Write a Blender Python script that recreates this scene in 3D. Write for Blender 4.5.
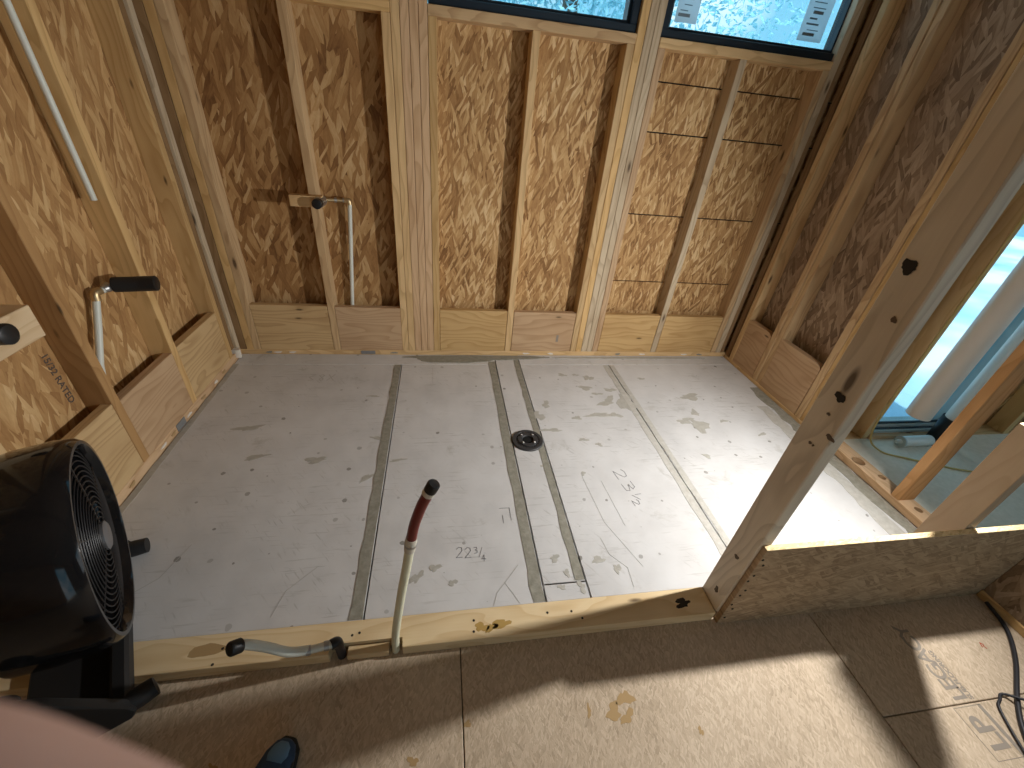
import bpy, bmesh, math, random
from mathutils import Vector, Matrix
random.seed(7)
scn = bpy.context.scene
COL = scn.collection
for o in list(bpy.data.objects): bpy.data.objects.remove(o)

# ---------------------------------------------------------------- camera
cam = bpy.data.cameras.new('camera'); cam_o = bpy.data.objects.new('camera', cam); COL.objects.link(cam_o)
cam.sensor_fit = 'HORIZONTAL'; cam.sensor_width = 36.0; cam.lens = 411.97 / 1024 * 36
cam.clip_start = 0.01
pitch, yaw, roll = .5787, .2000, .1039
c, s = math.cos(pitch), math.sin(pitch); cy, sy = math.cos(yaw), math.sin(yaw); cr, sr = math.cos(roll), math.sin(roll)
Rcv = Matrix(((cr, -sr, 0), (sr, cr, 0), (0, 0, 1))) @ Matrix(((1, 0, 0), (0, -s, -c), (0, c, -s))) @ Matrix(((cy, -sy, 0), (sy, cy, 0), (0, 0, 1)))
Rb = Matrix(((1, 0, 0), (0, -1, 0), (0, 0, -1))) @ Rcv          # world -> blender camera axes
cam_o.matrix_world = Matrix.Translation((0, 0, 1.34)) @ Rb.transposed().to_4x4()
cam.dof.use_dof = True; cam.dof.focus_distance = 1.7; cam.dof.aperture_fstop = 7.0
scn.camera = cam_o

# ---------------------------------------------------------------- world, sun, exposure
scn.view_settings.view_transform = 'Standard'; scn.view_settings.look = 'None'
scn.view_settings.exposure = 0.0; scn.view_settings.gamma = 1.0
scn.view_settings.use_curve_mapping = False
W = bpy.data.worlds.new('sky'); scn.world = W; W.use_nodes = True
wn, wl = W.node_tree.nodes, W.node_tree.links; wn.clear()
wo = wn.new('ShaderNodeOutputWorld'); wb = wn.new('ShaderNodeBackground'); wl.new(wb.outputs[0], wo.inputs[0])
wt = wn.new('ShaderNodeTexCoord'); wz = wn.new('ShaderNodeTexNoise'); wr = wn.new('ShaderNodeValToRGB')
wz.inputs['Scale'].default_value = 3.0; wz.inputs['Detail'].default_value = 6
wl.new(wt.outputs['Generated'], wz.inputs['Vector']); wl.new(wz.outputs['Fac'], wr.inputs[0]); wl.new(wr.outputs[0], wb.inputs[0])
wr.color_ramp.elements[0].position = .48; wr.color_ramp.elements[0].color = (.20, .46, .62, 1)
wr.color_ramp.elements[1].position = .68; wr.color_ramp.elements[1].color = (1.0, 1.0, 1.0, 1)
wb.inputs[1].default_value = 1.8
sun = bpy.data.lights.new('sun', 'SUN'); sun.energy = 3.2; sun.angle = .01; sun.color = (1, .96, .88)
sun_o = bpy.data.objects.new('sun', sun); COL.objects.link(sun_o)
sun_o.rotation_euler = Vector((-.25, .30, -1)).to_track_quat('-Z', 'Y').to_euler()
LAMP_POWER = 38.0

# ---------------------------------------------------------------- node helpers
class NT:
    def __init__(s, name, rough=.75, spec=.3):
        s.m = bpy.data.materials.new(name); s.m.use_nodes = True
        s.n, s.l = s.m.node_tree.nodes, s.m.node_tree.links
        s.b = s.n['Principled BSDF']; s.b.inputs['Roughness'].default_value = rough
        s.b.inputs['Specular IOR Level'].default_value = spec
    def new(s, t, **kw):
        x = s.n.new(t)
        for k, v in kw.items(): setattr(x, k, v)
        return x
    def put(s, sock, v):
        if hasattr(v, 'is_output') or hasattr(v, 'links'): s.l.new(v, sock)
        else: sock.default_value = v
    def math(s, op, a, b=0.0, c=None, clamp=False):
        x = s.new('ShaderNodeMath', operation=op); x.use_clamp = clamp
        s.put(x.inputs[0], a); s.put(x.inputs[1], b)
        if c is not None: s.put(x.inputs[2], c)
        return x.outputs[0]
    def mix(s, f, a, b):
        x = s.new('ShaderNodeMix', data_type='RGBA'); s.put(x.inputs[0], f)
        s.put(x.inputs[6], a); s.put(x.inputs[7], b); return x.outputs[2]
    def mul(s, f, a, b):
        x = s.new('ShaderNodeMix', data_type='RGBA', blend_type='MULTIPLY'); s.put(x.inputs[0], f)
        s.put(x.inputs[6], a); s.put(x.inputs[7], b); return x.outputs[2]
    def mixf(s, f, a, b):
        x = s.new('ShaderNodeMix', data_type='FLOAT'); s.put(x.inputs[0], f)
        s.put(x.inputs[2], a); s.put(x.inputs[3], b); return x.outputs[0]
    def ramp(s, v, pts, const=False):
        x = s.new('ShaderNodeValToRGB'); s.put(x.inputs[0], v); e = x.color_ramp.elements
        if const: x.color_ramp.interpolation = 'CONSTANT'
        while len(e) < len(pts): e.new(.5)
        for q, (p, c) in zip(e, pts): q.position = p; q.color = c if len(c) == 4 else (*c, 1)
        return x.outputs[0]
    def rampf(s, v, a, b):
        x = s.new('ShaderNodeMapRange'); s.put(x.inputs[0], v); x.inputs[1].default_value = a; x.inputs[2].default_value = b
        return x.outputs[0]
    def comb(s, x, y, z):
        k = s.new('ShaderNodeCombineXYZ'); s.put(k.inputs[0], x); s.put(k.inputs[1], y); s.put(k.inputs[2], z); return k.outputs[0]
    def noise(s, vec, scale=1, detail=3, rough=.5, dist=0, d4=None):
        x = s.new('ShaderNodeTexNoise'); s.put(x.inputs['Vector'], vec)
        x.inputs['Scale'].default_value = scale; x.inputs['Detail'].default_value = detail
        x.inputs['Roughness'].default_value = rough; x.inputs['Distortion'].default_value = dist
        return x.outputs[0]
    def voro(s, vec, dims='2D', feature='F1', rnd=1):
        x = s.new('ShaderNodeTexVoronoi', voronoi_dimensions=dims, feature=feature); s.put(x.inputs['Vector'], vec)
        x.inputs['Scale'].default_value = 1; x.inputs['Randomness'].default_value = rnd; return x
    def objcoord(s):
        t = s.new('ShaderNodeTexCoord'); oi = s.new('ShaderNodeObjectInfo')
        sep = s.new('ShaderNodeSeparateXYZ'); s.l.new(t.outputs['Object'], sep.inputs[0])
        return sep.outputs[0], sep.outputs[1], sep.outputs[2], oi.outputs['Random']
    def bump(s, h, strength=.3, dist=.003):
        x = s.new('ShaderNodeBump'); x.inputs['Strength'].default_value = strength; x.inputs['Distance'].default_value = dist
        s.put(x.inputs['Height'], h); s.l.new(x.outputs[0], s.b.inputs['Normal'])
    def color(s, v): s.put(s.b.inputs['Base Color'], v)

def flat(name, col, rough=.6, metal=0, spec=.4, emit=None):
    t = NT(name, rough, spec); t.b.inputs['Base Color'].default_value = (*col, 1); t.b.inputs['Metallic'].default_value = metal
    if emit: t.b.inputs['Emission Color'].default_value = (*emit[0], 1); t.b.inputs['Emission Strength'].default_value = emit[1]
    return t.m

def wood(name, axis, tones, knots=.10, ring=26.0):
    """sawn softwood, grain along the local axis; tones = list of (light, dark) picked per piece"""
    t = NT(name, .72, .25)
    x, y, z, r = t.objcoord()
    ax = [x, y, z]; L = ax.pop(axis); a, b = ax
    off = t.math('MULTIPLY', r, 37.0)
    L2 = t.math('ADD', L, off)
    warp = t.noise(t.comb(t.math('MULTIPLY', a, 7), t.math('MULTIPLY', b, 7), t.math('MULTIPLY', L2, 1.6)), 1, 2)
    fine = t.noise(t.comb(t.math('MULTIPLY', a, 230), t.math('MULTIPLY', b, 230), t.math('MULTIPLY', L2, 7)), 1, 3, .6)
    # growth rings: bands across the piece, bent by the slow noise
    rad = t.math('ADD', t.math('ADD', t.math('MULTIPLY', a, ring), t.math('MULTIPLY', b, ring * .83)), t.math('MULTIPLY', warp, 9.0))
    band = t.math('FRACT', t.math('ADD', rad, off))
    late = t.math('MULTIPLY', t.rampf(band, .45, .95), t.rampf(t.math('SUBTRACT', 1.0, band), .0, .06))
    # knots
    kv = t.voro(t.comb(t.math('MULTIPLY', a, 9), t.math('MULTIPLY', b, 9), t.math('MULTIPLY', L2, 2.6)), '3D')
    kn = t.rampf(kv.outputs['Distance'], knots, knots * .45)
    halo = t.rampf(kv.outputs['Distance'], knots * 2.8, knots * .6)
    lt = [(i / max(1, len(tones)), tn[0]) for i, tn in enumerate(tones)]
    dk = [(i / max(1, len(tones)), tn[1]) for i, tn in enumerate(tones)]
    light = t.ramp(r, lt, True); dark = t.ramp(r, dk, True)
    f = t.math('ADD', t.math('MULTIPLY', late, .62), t.math('MULTIPLY', fine, .42), clamp=True)
    colr = t.mix(f, light, dark)
    colr = t.mix(t.math('MULTIPLY', halo, .35), colr, dark)
    colr = t.mix(t.math('MULTIPLY', kn, .85), colr, (.07, .04, .02, 1))
    v = t.noise(t.comb(t.math('MULTIPLY', a, 5), t.math('MULTIPLY', b, 5), t.math('MULTIPLY', L2, 2.2)), 1, 3)
    colr = t.mul(t.math('MULTIPLY', t.rampf(v, .45, .75), .45), colr, (.62, .52, .42, 1))
    t.color(colr); t.bump(fine, .12, .002)
    return t.m

def osb(name, au, av, cols, length=.12, width=.02, angles=(.05, -.22, .30, -.5), fine=.3, rough=.75, contrast=.74):
    """strand board: stretched cells in several directions laid over each other"""
    t = NT(name, rough, .25)
    co = t.objcoord(); U, V, r = co[au], co[av], co[3]
    off = t.math('MULTIPLY', r, 23.0)
    wz = t.new('ShaderNodeTexNoise'); t.l.new(t.comb(t.math('MULTIPLY', U, 7), t.math('MULTIPLY', V, 7), off), wz.inputs['Vector'])
    wz.inputs['Scale'].default_value = 1; wz.inputs['Detail'].default_value = 2
    ws = t.new('ShaderNodeSeparateColor'); t.l.new(wz.outputs['Color'], ws.inputs[0])
    U = t.math('ADD', U, t.math('MULTIPLY', ws.outputs[0], .022)); V = t.math('ADD', V, t.math('MULTIPLY', ws.outputs[1], .022))
    val = None
    for k, ang in enumerate(angles):
        ca, sa = math.cos(ang), math.sin(ang)
        u = t.math('ADD', t.math('MULTIPLY', U, ca), t.math('MULTIPLY', V, sa))
        v = t.math('SUBTRACT', t.math('MULTIPLY', V, ca), t.math('MULTIPLY', U, sa))
        sc = 1.0 if k % 2 == 0 else 1.35
        vv = t.voro(t.comb(t.math('ADD', t.math('MULTIPLY', u, sc / width), t.math('ADD', off, 3.7 * k)), t.math('MULTIPLY', v, sc / length), 0))
        sp = t.new('ShaderNodeSeparateColor'); t.l.new(vv.outputs['Color'], sp.inputs[0])
        edge = t.rampf(vv.outputs['Distance'], .40, .85)
        st = t.noise(t.comb(t.math('MULTIPLY', u, 3.2 / width), t.math('MULTIPLY', v, 2.2 / length), sp.outputs[2]), 1, 2, .6)
        lay = t.math('ADD', t.math('SUBTRACT', sp.outputs[0], t.math('MULTIPLY', edge, .16)), t.math('MULTIPLY', t.math('SUBTRACT', st, .5), .55))
        if val is None: val = lay
        else: val = t.mixf(t.math('GREATER_THAN', sp.outputs[1], .66), val, lay)
    fn = t.noise(t.comb(t.math('MULTIPLY', U, 260), t.math('MULTIPLY', V, 60), 0), 1, 2)
    big = t.noise(t.comb(t.math('MULTIPLY', U, 3), t.math('MULTIPLY', V, 3), off), 1, 2)
    f = t.math('ADD', val, t.math('MULTIPLY', t.math('SUBTRACT', fn, .5), fine))
    f = t.math('ADD', t.math('MULTIPLY', t.math('SUBTRACT', f, .5), contrast), t.math('ADD', .5, t.math('MULTIPLY', t.math('SUBTRACT', big, .5), .5)))
    t.color(t.ramp(f, cols)); t.bump(f, .35, .003)
    return t.m

PALE = ((.62, .44, .235), (.42, .27, .125)); YEL = ((.60, .405, .19), (.44, .27, .105)); TAN = ((.52, .37, .21), (.35, .225, .115))
GREY = ((.50, .41, .29), (.34, .26, .17)); ORG = ((.50, .30, .13), (.36, .195, .07)); PINK = ((.56, .39, .24), (.41, .26, .14))
STUD = [tuple(tuple(min(.85, c * 1.2) for c in q) for q in tn) for tn in (PALE, TAN, GREY, YEL, PINK)]
M = {}
for i, a in enumerate('xyz'):
    M['stud_' + a] = wood('sawn_stud_' + a, i, STUD)
    M['block_' + a] = wood('sawn_block_' + a, i, [YEL, PALE, YEL, PINK], .07, 34)
M['shaded_z'] = wood('shaded_stud_z', 2, [((.30, .185, .09), (.20, .115, .05)), ((.34, .21, .105), (.24, .14, .065))])  # dark brown puts the corner shade into the stud colour
M['grey_z'] = wood('weathered_post_z', 2, [((.76, .69, .57), (.55, .485, .385))], .12, 20)
M['orange_z'] = wood('orange_stud_z', 2, [((.56, .33, .15), (.40, .21, .08))], .13, 22)
M['lit_z'] = wood('lit_jamb_z', 2, [((.80, .62, .36), (.64, .45, .23))], .05, 18)  # lighter copy of the block wood, lamp light put into its colour
M['org_z'] = wood('reddish_stud_z', 2, [((.46, .27, .115), (.33, .18, .07))], .08, 18)
M['tan_z'] = wood('tan_stud_z', 2, [((.47, .36, .25), (.41, .305, .205))], .06, 12)
M['curb_x'] = wood('curb_lumber_x', 0, [((.80, .64, .40), (.66, .48, .26))], .09, 14)
M['curb_y'] = wood('pale_backing_y', 1, [((.74, .58, .38), (.60, .43, .25))], .04, 20)
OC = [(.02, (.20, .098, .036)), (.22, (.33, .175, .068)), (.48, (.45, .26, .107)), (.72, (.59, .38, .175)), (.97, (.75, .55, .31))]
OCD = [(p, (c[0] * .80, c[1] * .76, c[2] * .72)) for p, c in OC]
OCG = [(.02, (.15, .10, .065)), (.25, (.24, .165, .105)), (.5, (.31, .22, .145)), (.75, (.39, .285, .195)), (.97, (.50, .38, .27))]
M['osb_back'] = osb('strand_board_back', 0, 2, OC, .095, .0145)
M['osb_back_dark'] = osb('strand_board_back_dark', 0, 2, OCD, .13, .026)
M['osb_strip'] = osb('strand_board_strip', 0, 2, OC, .09, .015, (-.3, .3, -.55, .1))
M['osb_left'] = osb('strand_board_left', 1, 2, OC, .13, .022, (.08, -.2, .3, -.4), contrast=.55)
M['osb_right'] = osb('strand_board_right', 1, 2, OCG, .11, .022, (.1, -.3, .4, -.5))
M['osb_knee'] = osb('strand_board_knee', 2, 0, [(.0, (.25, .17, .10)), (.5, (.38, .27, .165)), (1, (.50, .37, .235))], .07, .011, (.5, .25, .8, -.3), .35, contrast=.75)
M['osb_lit_edge'] = osb('strand_board_lit_edge', 1, 0, [(.0, (.52, .36, .17)), (.5, (.72, .53, .28)), (1, (.82, .65, .38))], .03, .006)  # brighter copy for the knee panel's top edge, light put into its colour
SUBC = [(.0, (.33, .255, .175)), (.3, (.49, .385, .275)), (.6, (.57, .455, .335)), (1, (.70, .58, .44))]
M['subfloor'] = osb('subfloor_strand_board', 0, 1, SUBC, .022, .0055, (.1, -.3, .5, -.6), .3, .7, .55)
M['ceiling'] = osb('ceiling_board', 0, 1, OCG, .09, .02)

def backer():
    t = NT('cement_board', .8, .25)
    x, y, z, r = t.objcoord()
    g = t.new('ShaderNodeNewGeometry'); sp = t.new('ShaderNodeSeparateXYZ'); t.l.new(g.outputs['Position'], sp.inputs[0])
    X, Y = sp.outputs[0], sp.outputs[1]
    P = t.comb(X, Y, 0)
    big = t.noise(P, 2.2, 4, .55); mid = t.noise(P, 9, 5, .6)
    col = t.ramp(t.math('ADD', t.math('MULTIPLY', big, .6), t.math('MULTIPLY', mid, .4)), [(.3, (.52, .515, .515)), (.5, (.605, .60, .60)), (.7, (.67, .668, .672))])
    # faint scuffs and trowel scratches, two directions, only inside worn areas
    worn = t.rampf(t.noise(P, 3.1, 3, .6), .42, .58)
    s1 = t.noise(t.comb(t.math('MULTIPLY', X, 7), t.math('MULTIPLY', Y, 95), 3.0), 1, 3, .6)
    s2 = t.noise(t.comb(t.math('MULTIPLY', t.math('ADD', X, t.math('MULTIPLY', Y, .8)), 80), t.math('MULTIPLY', t.math('SUBTRACT', Y, t.math('MULTIPLY', X, .8)), 9), 8.0), 1, 3, .6)
    sc = t.math('MAXIMUM', t.rampf(s1, .58, .67), t.rampf(s2, .60, .69))
    col = t.mix(t.math('MULTIPLY', t.math('MULTIPLY', sc, worn), .42), col, (.30, .29, .265, 1))
    # smears of grey mortar
    sm = t.math('MULTIPLY', t.rampf(t.noise(P, 5.5, 6, .68, .6), .60, .70), .45)
    col = t.mix(sm, col, (.36, .345, .31, 1))
    # screw heads and mortar specks
    v = t.voro(t.comb(t.math('MULTIPLY', X, 8.0), t.math('MULTIPLY', Y, 8.0), 0)); vs = t.new('ShaderNodeSeparateColor'); t.l.new(v.outputs['Color'], vs.inputs[0])
    rad = t.math('MULTIPLY', vs.outputs[0], .085)
    wob = t.math('ADD', v.outputs['Distance'], t.math('MULTIPLY', t.math('SUBTRACT', t.noise(P, 60, 2), .5), .09))
    dot = t.math('MULTIPLY', t.math('LESS_THAN', wob, rad), t.math('GREATER_THAN', vs.outputs[1], .45))
    col = t.mix(t.math('MULTIPLY', dot, t.math('ADD', .35, t.math('MULTIPLY', vs.outputs[2], .5))), col, (.20, .19, .17, 1))
    t.color(col); t.bump(t.math('ADD', mid, t.math('MULTIPLY', sc, -.4)), .12, .002)
    return t.m
M['backer'] = backer()
def mortar(name, a, b, rough=.8):
    t = NT(name, rough, .3); x, y, z, r = t.objcoord()
    n = t.noise(t.comb(x, y, z), 38, 5, .65)
    t.color(t.ramp(n, [(.3, a), (.7, b)])); t.bump(n, .5, .003); return t.m
M['mortar'] = mortar('joint_mortar', (.215, .205, .165), (.34, .325, .275))
M['mortar_light'] = mortar('feathered_mortar', (.42, .405, .365), (.54, .525, .49))
M['mortar_wet'] = mortar('wet_mortar', (.22, .215, .18), (.32, .31, .265), .7)
M['splat'] = mortar('dried_mortar', (.38, .365, .325), (.48, .465, .425))
M['green_floor'] = mortar('pale_green_floor_board', (.74, .71, .60), (.86, .82, .72))
M['gap'] = flat('dark_gap', (.03, .024, .018), .9)
M['ink'] = flat('pencil_ink', (.20, .20, .21), .8)
M['faint'] = flat('faint_pencil', (.44, .43, .41), .8)
M['print'] = flat('grey_print', (.28, .24, .20), .8)
M['print_dark'] = flat('dark_print', (.09, .07, .06), .8)
M['black'] = flat('black_plastic', (.012, .012, .013), .42)
M['hole'] = flat('drain_hole_dark', (.003, .003, .003), .9)
M['drain'] = flat('drain_plastic', (.035, .036, .039), .5)
M['black_gloss'] = flat('glossy_black_plastic', (.008, .008, .009), .09, spec=.35)
M['black_matte'] = flat('matte_black_plastic', (.016, .016, .017), .6)
M['fan_dark'] = flat('dark_fan_blade', (.014, .014, .016), .45)
M['silver'] = flat('grey_badge', (.22, .22, .23), .35, .6)
M['steel'] = flat('galvanised_steel', (.42, .42, .42), .38, .9)
M['brass'] = flat('brass', (.55, .42, .24), .4, .9)
M['pex'] = flat('cream_pipe_plastic', (.70, .69, .52), .38)
M['pex_white'] = flat('white_pipe_plastic', (.66, .68, .62), .38)
M['pvc'] = flat('white_drain_pipe', (.82, .74, .66), .45)
M['tape_white'] = flat('white_tape', (.62, .58, .50), .6)
M['red'] = flat('red_pipe_sleeve', (.16, .022, .018), .38)
M['frame'] = flat('dark_window_frame', (.012, .022, .035), .35)
M['frame_alu'] = flat('pale_door_track', (.45, .52, .52), .4)
M['sticker'] = flat('window_sticker_paper', (.62, .70, .72), .7)
M['sticker_ink'] = flat('sticker_print', (.18, .24, .28), .7)
M['skin'] = flat('skin', (.36, .22, .175), .6)
M['shoe_blue'] = flat('navy_shoe_fabric', (.022, .055, .12), .6)
M['shoe_light'] = flat('light_blue_toe_patch', (.11, .22, .36), .55)
M['shoe_black'] = flat('black_shoe_rubber', (.012, .013, .014), .6)
M['white'] = flat('white_plastic', (.72, .75, .72), .35)
M['foam'] = flat('white_foam', (.75, .70, .62), .8)
M['yellow_wire'] = flat('yellow_cable', (.62, .50, .20), .5)
M['cord'] = flat('black_cord_rubber', (.02, .02, .025), .5)
M['stain'] = flat('glue_stain', (.44, .28, .08), .7)
M['stain_dark'] = flat('brown_stain', (.42, .28, .13), .8)
M['knot_brown'] = flat('knot_brown', (.12, .085, .055), .8)
M['redmark'] = flat('red_crayon', (.45, .08, .04), .8)
M['plate_grey'] = flat('grey_shim', (.20, .20, .20), .7)
M['lamp_on'] = flat('lamp_diffuser', (.9, .9, .9), .5, emit=((1, .96, .9), 6.0))
M['leaf'] = flat('hazy_leaf', (.34, .66, .74), .6)  # pale blue haze put into the leaf colour
M['bark'] = flat('tree_bark', (.16, .12, .09), .9)
def sticker_mat():
    t = NT('window_sticker_paper'); t.n.remove(t.b); out = t.n['Material Output']
    d = t.new('ShaderNodeBsdfDiffuse'); tl = t.new('ShaderNodeBsdfTranslucent'); mx = t.new('ShaderNodeMixShader'); mx.inputs[0].default_value = .6
    d.inputs[0].default_value = (.66, .72, .74, 1); tl.inputs[0].default_value = (.85, .92, .95, 1)
    t.l.new(d.outputs[0], mx.inputs[1]); t.l.new(tl.outputs[0], mx.inputs[2]); t.l.new(mx.outputs[0], out.inputs[0]); return t.m
M['sticker'] = sticker_mat()
def glass_mat():
    t = NT('window_glass'); t.n.remove(t.b); out = t.n['Material Output']
    tr = t.new('ShaderNodeBsdfTransparent'); gl = t.new('ShaderNodeBsdfGlossy'); gl.inputs['Roughness'].default_value = .03
    tr.inputs[0].default_value = (.88, .97, 1.0, 1); mx = t.new('ShaderNodeMixShader'); mx.inputs[0].default_value = .06
    t.l.new(tr.outputs[0], mx.inputs[1]); t.l.new(gl.outputs[0], mx.inputs[2]); t.l.new(mx.outputs[0], out.inputs[0]); return t.m
M['glass'] = glass_mat()
def patio_mat():
    t = NT('glare_patio', .6, .3); x, y, z, r = t.objcoord()
    n = t.noise(t.comb(t.math('MULTIPLY', x, .35), t.math('MULTIPLY', y, .5), 0), 1, 3, .5)
    t.color(t.ramp(n, [(.36, (.30, .55, .80)), (.50, (.55, .75, .88)), (.60, (.92, .94, .95))])); return t.m  # overexposed glare outside painted as blue and white patches
M['patio'] = patio_mat()

# ---------------------------------------------------------------- object helpers
def link(o, parent=None):
    COL.objects.link(o)
    if parent is not None:
        o.parent = parent
        if parent.parent is None: o.location = Vector(o.location) - parent.location
        else: o.location = Vector(o.location) - parent.location - parent.parent.location
    return o
def empty(name, loc=(0, 0, 0), label=None, cat=None, group=None, kind=None, rz=0):
    o = bpy.data.objects.new(name, None); o.location = loc; o.rotation_euler.z = rz; o.empty_display_size = .05; COL.objects.link(o)
    return tag(o, label, cat, group, kind)
def tag(o, label=None, cat=None, group=None, kind=None):
    if label: o['label'] = label
    if cat: o['category'] = cat
    if group: o['group'] = group
    if kind: o['kind'] = kind
    return o
def mesh_obj(name, bm, mat, parent=None, loc=(0, 0, 0), smooth=False):
    me = bpy.data.meshes.new(name); bmesh.ops.recalc_face_normals(bm, faces=bm.faces); bm.to_mesh(me); bm.free()
    for m in (mat if isinstance(mat, (list, tuple)) else [mat]): me.materials.append(m)
    if smooth:
        for p in me.polygons: p.use_smooth = True
    o = bpy.data.objects.new(name, me); o.location = loc
    return link(o, parent)
def subpart(o, part):
    """hang a piece built in world coordinates under a part"""
    base = part.location + (part.parent.location if part.parent else Vector()); o.parent = part; o.location = o.location - base; return o
def smooth_by_angle(o, deg=40):
    me = o.data
    for p in me.polygons: p.use_smooth = True
    bm = bmesh.new(); bm.from_mesh(me); lim = math.radians(deg)
    for e in bm.edges:
        e.smooth = not (len(e.link_faces) == 2 and e.calc_face_angle(0) > lim)
    bm.to_mesh(me); bm.free(); return o
def bm_box(bm, x0, x1, y0, y1, z0, z1, bev=0):
    vs = [bm.verts.new((x, y, z)) for x in (x0, x1) for y in (y0, y1) for z in (z0, z1)]
    fs = [bm.faces.new([vs[i] for i in q]) for q in ((0, 1, 3, 2), (4, 6, 7, 5), (0, 4, 5, 1), (2, 3, 7, 6), (0, 2, 6, 4), (1, 5, 7, 3))]
    if bev:
        es = list({e for f in fs for e in f.edges})
        bmesh.ops.bevel(bm, geom=es, offset=bev, segments=1, affect='EDGES')
def box(name, x0, x1, y0, y1, z0, z1, mat, parent=None, bev=.002):
    c = Vector(((x0 + x1) / 2, (y0 + y1) / 2, (z0 + z1) / 2)); bm = bmesh.new()
    bm_box(bm, x0 - c.x, x1 - c.x, y0 - c.y, y1 - c.y, z0 - c.z, z1 - c.z, bev)
    return mesh_obj(name, bm, M[mat] if isinstance(mat, str) else mat, parent, c)
def bm_tube(bm, pts, rad, seg=12, caps=True):
    pts = [Vector(p) for p in pts]; rads = rad if isinstance(rad, (list, tuple)) else [rad] * len(pts)
    rings = []; up = None
    for i, p in enumerate(pts):
        d = (pts[min(i + 1, len(pts) - 1)] - pts[max(i - 1, 0)]).normalized()
        if up is None:
            up = Vector((0, 0, 1)) if abs(d.z) < .9 else Vector((1, 0, 0))
        a = d.cross(up).normalized(); b = d.cross(a).normalized(); up = a.cross(d)
        rings.append([bm.verts.new(p + rads[i] * (math.cos(2 * math.pi * k / seg) * a + math.sin(2 * math.pi * k / seg) * b)) for k in range(seg)])
    for r0, r1 in zip(rings, rings[1:]):
        for k in range(seg): bm.faces.new((r0[k], r0[(k + 1) % seg], r1[(k + 1) % seg], r1[k]))
    if caps: bm.faces.new(rings[0][::-1]); bm.faces.new(rings[-1])
def smooth_pts(pts, n=6):
    pts = [Vector(p) for p in pts]; out = []
    for i in range(len(pts) - 1):
        p0, p1, p2, p3 = pts[max(i - 1, 0)], pts[i], pts[i + 1], pts[min(i + 2, len(pts) - 1)]
        for k in range(n):
            t = k / n
            out.append(.5 * ((2 * p1) + (p2 - p0) * t + (2 * p0 - 5 * p1 + 4 * p2 - p3) * t * t + (3 * p1 - p0 - 3 * p2 + p3) * t ** 3))
    out.append(pts[-1]); return out
def tube(name, pts, rad, mat, parent=None, seg=12):
    pts = [Vector(p) for p in pts]; c = pts[0].copy(); bm = bmesh.new()
    bm_tube(bm, [p - c for p in pts], rad, seg)
    return smooth_by_angle(mesh_obj(name, bm, M[mat], parent, c), 50)
def bm_lathe(bm, prof, seg=32, M4=None):
    """prof: list of (axial x, radius) around local X"""
    rings = []
    for x, r in prof:
        rings.append([bm.verts.new((x, r * math.cos(2 * math.pi * k / seg), r * math.sin(2 * math.pi * k / seg))) for k in range(seg)] if r > 1e-6 else [bm.verts.new((x, 0, 0))])
    for a, b in zip(rings, rings[1:]):
        for k in range(seg):
            q = [a[k % len(a)], a[(k + 1) % len(a)], b[(k + 1) % len(b)], b[k % len(b)]]
            u = []
            for v in q:
                if v not in u: u.append(v)
            if len(u) > 2: bm.faces.new(u)
    if M4 is not None: bmesh.ops.transform(bm, matrix=M4, verts=bm.verts)
def prism(name, poly, t0, t1, mat, parent=None, axis='z', loc=(0, 0, 0), bev=0):
    """poly of 2D points swept between t0 and t1 along axis (x: poly is y,z; y: poly is x,z; z: poly is x,y)"""
    bm = bmesh.new(); f3 = {'x': lambda p, t: (t, p[0], p[1]), 'y': lambda p, t: (p[0], t, p[1]), 'z': lambda p, t: (p[0], p[1], t)}[axis]
    a = [bm.verts.new(f3(p, t0)) for p in poly]; b = [bm.verts.new(f3(p, t1)) for p in poly]
    bm.faces.new(a); bm.faces.new(b[::-1]); n = len(poly)
    for i in range(n): bm.faces.new((a[i], a[(i + 1) % n], b[(i + 1) % n], b[i]))
    if bev: bmesh.ops.bevel(bm, geom=list(bm.edges), offset=bev, segments=1, affect='EDGES')
    return mesh_obj(name, bm, M[mat], parent, loc)
def blob(name, cx, cy, rx, ry, mat, parent, z=.0, rot=0, seed=0, h=.0014, n=22, wob=.35):
    rg = random.Random(seed); ph = [rg.uniform(0, 6.28) for _ in range(5)]; poly = []
    for k in range(n):
        a = 2 * math.pi * k / n; w = 1 + wob * (.5 * math.sin(2 * a + ph[0]) + .45 * math.sin(3 * a + ph[1]) + .35 * math.sin(5 * a + ph[2]) + .2 * math.sin(8 * a + ph[3]))
        x, y = rx * w * math.cos(a), ry * w * math.sin(a)
        poly.append((x * math.cos(rot) - y * math.sin(rot), x * math.sin(rot) + y * math.cos(rot)))
    return prism(name, poly, 0, h, mat, parent, 'z', (cx, cy, z))
def strokes(name, lines, origin, ux, uy, w, mat, parent, z):
    """pen strokes as thin flat ribbons; lines in 2D units mapped by ux, uy"""
    bm = bmesh.new(); ux, uy = Vector(ux), Vector(uy)
    for ln in lines:
        p = [ux * a + uy * b for a, b in ln]
        for a, b in zip(p, p[1:]):
            d = (b - a); 
            if d.length < 1e-6: continue
            d.normalize(); nrm = Vector((-d.y, d.x)) * w / 2; e = d * w / 2
            q = [a - nrm - e, b - nrm + e, b + nrm + e, a + nrm - e]
            lo = [bm.verts.new((v.x, v.y, 0)) for v in q]; hi = [bm.verts.new((v.x, v.y, .0006)) for v in q]
            bm.faces.new(hi); bm.faces.new(lo[::-1])
            for i in range(4): bm.faces.new((lo[i], lo[(i + 1) % 4], hi[(i + 1) % 4], hi[i]))
    return mesh_obj(name, bm, M[mat], parent, (origin[0], origin[1], z))
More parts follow.
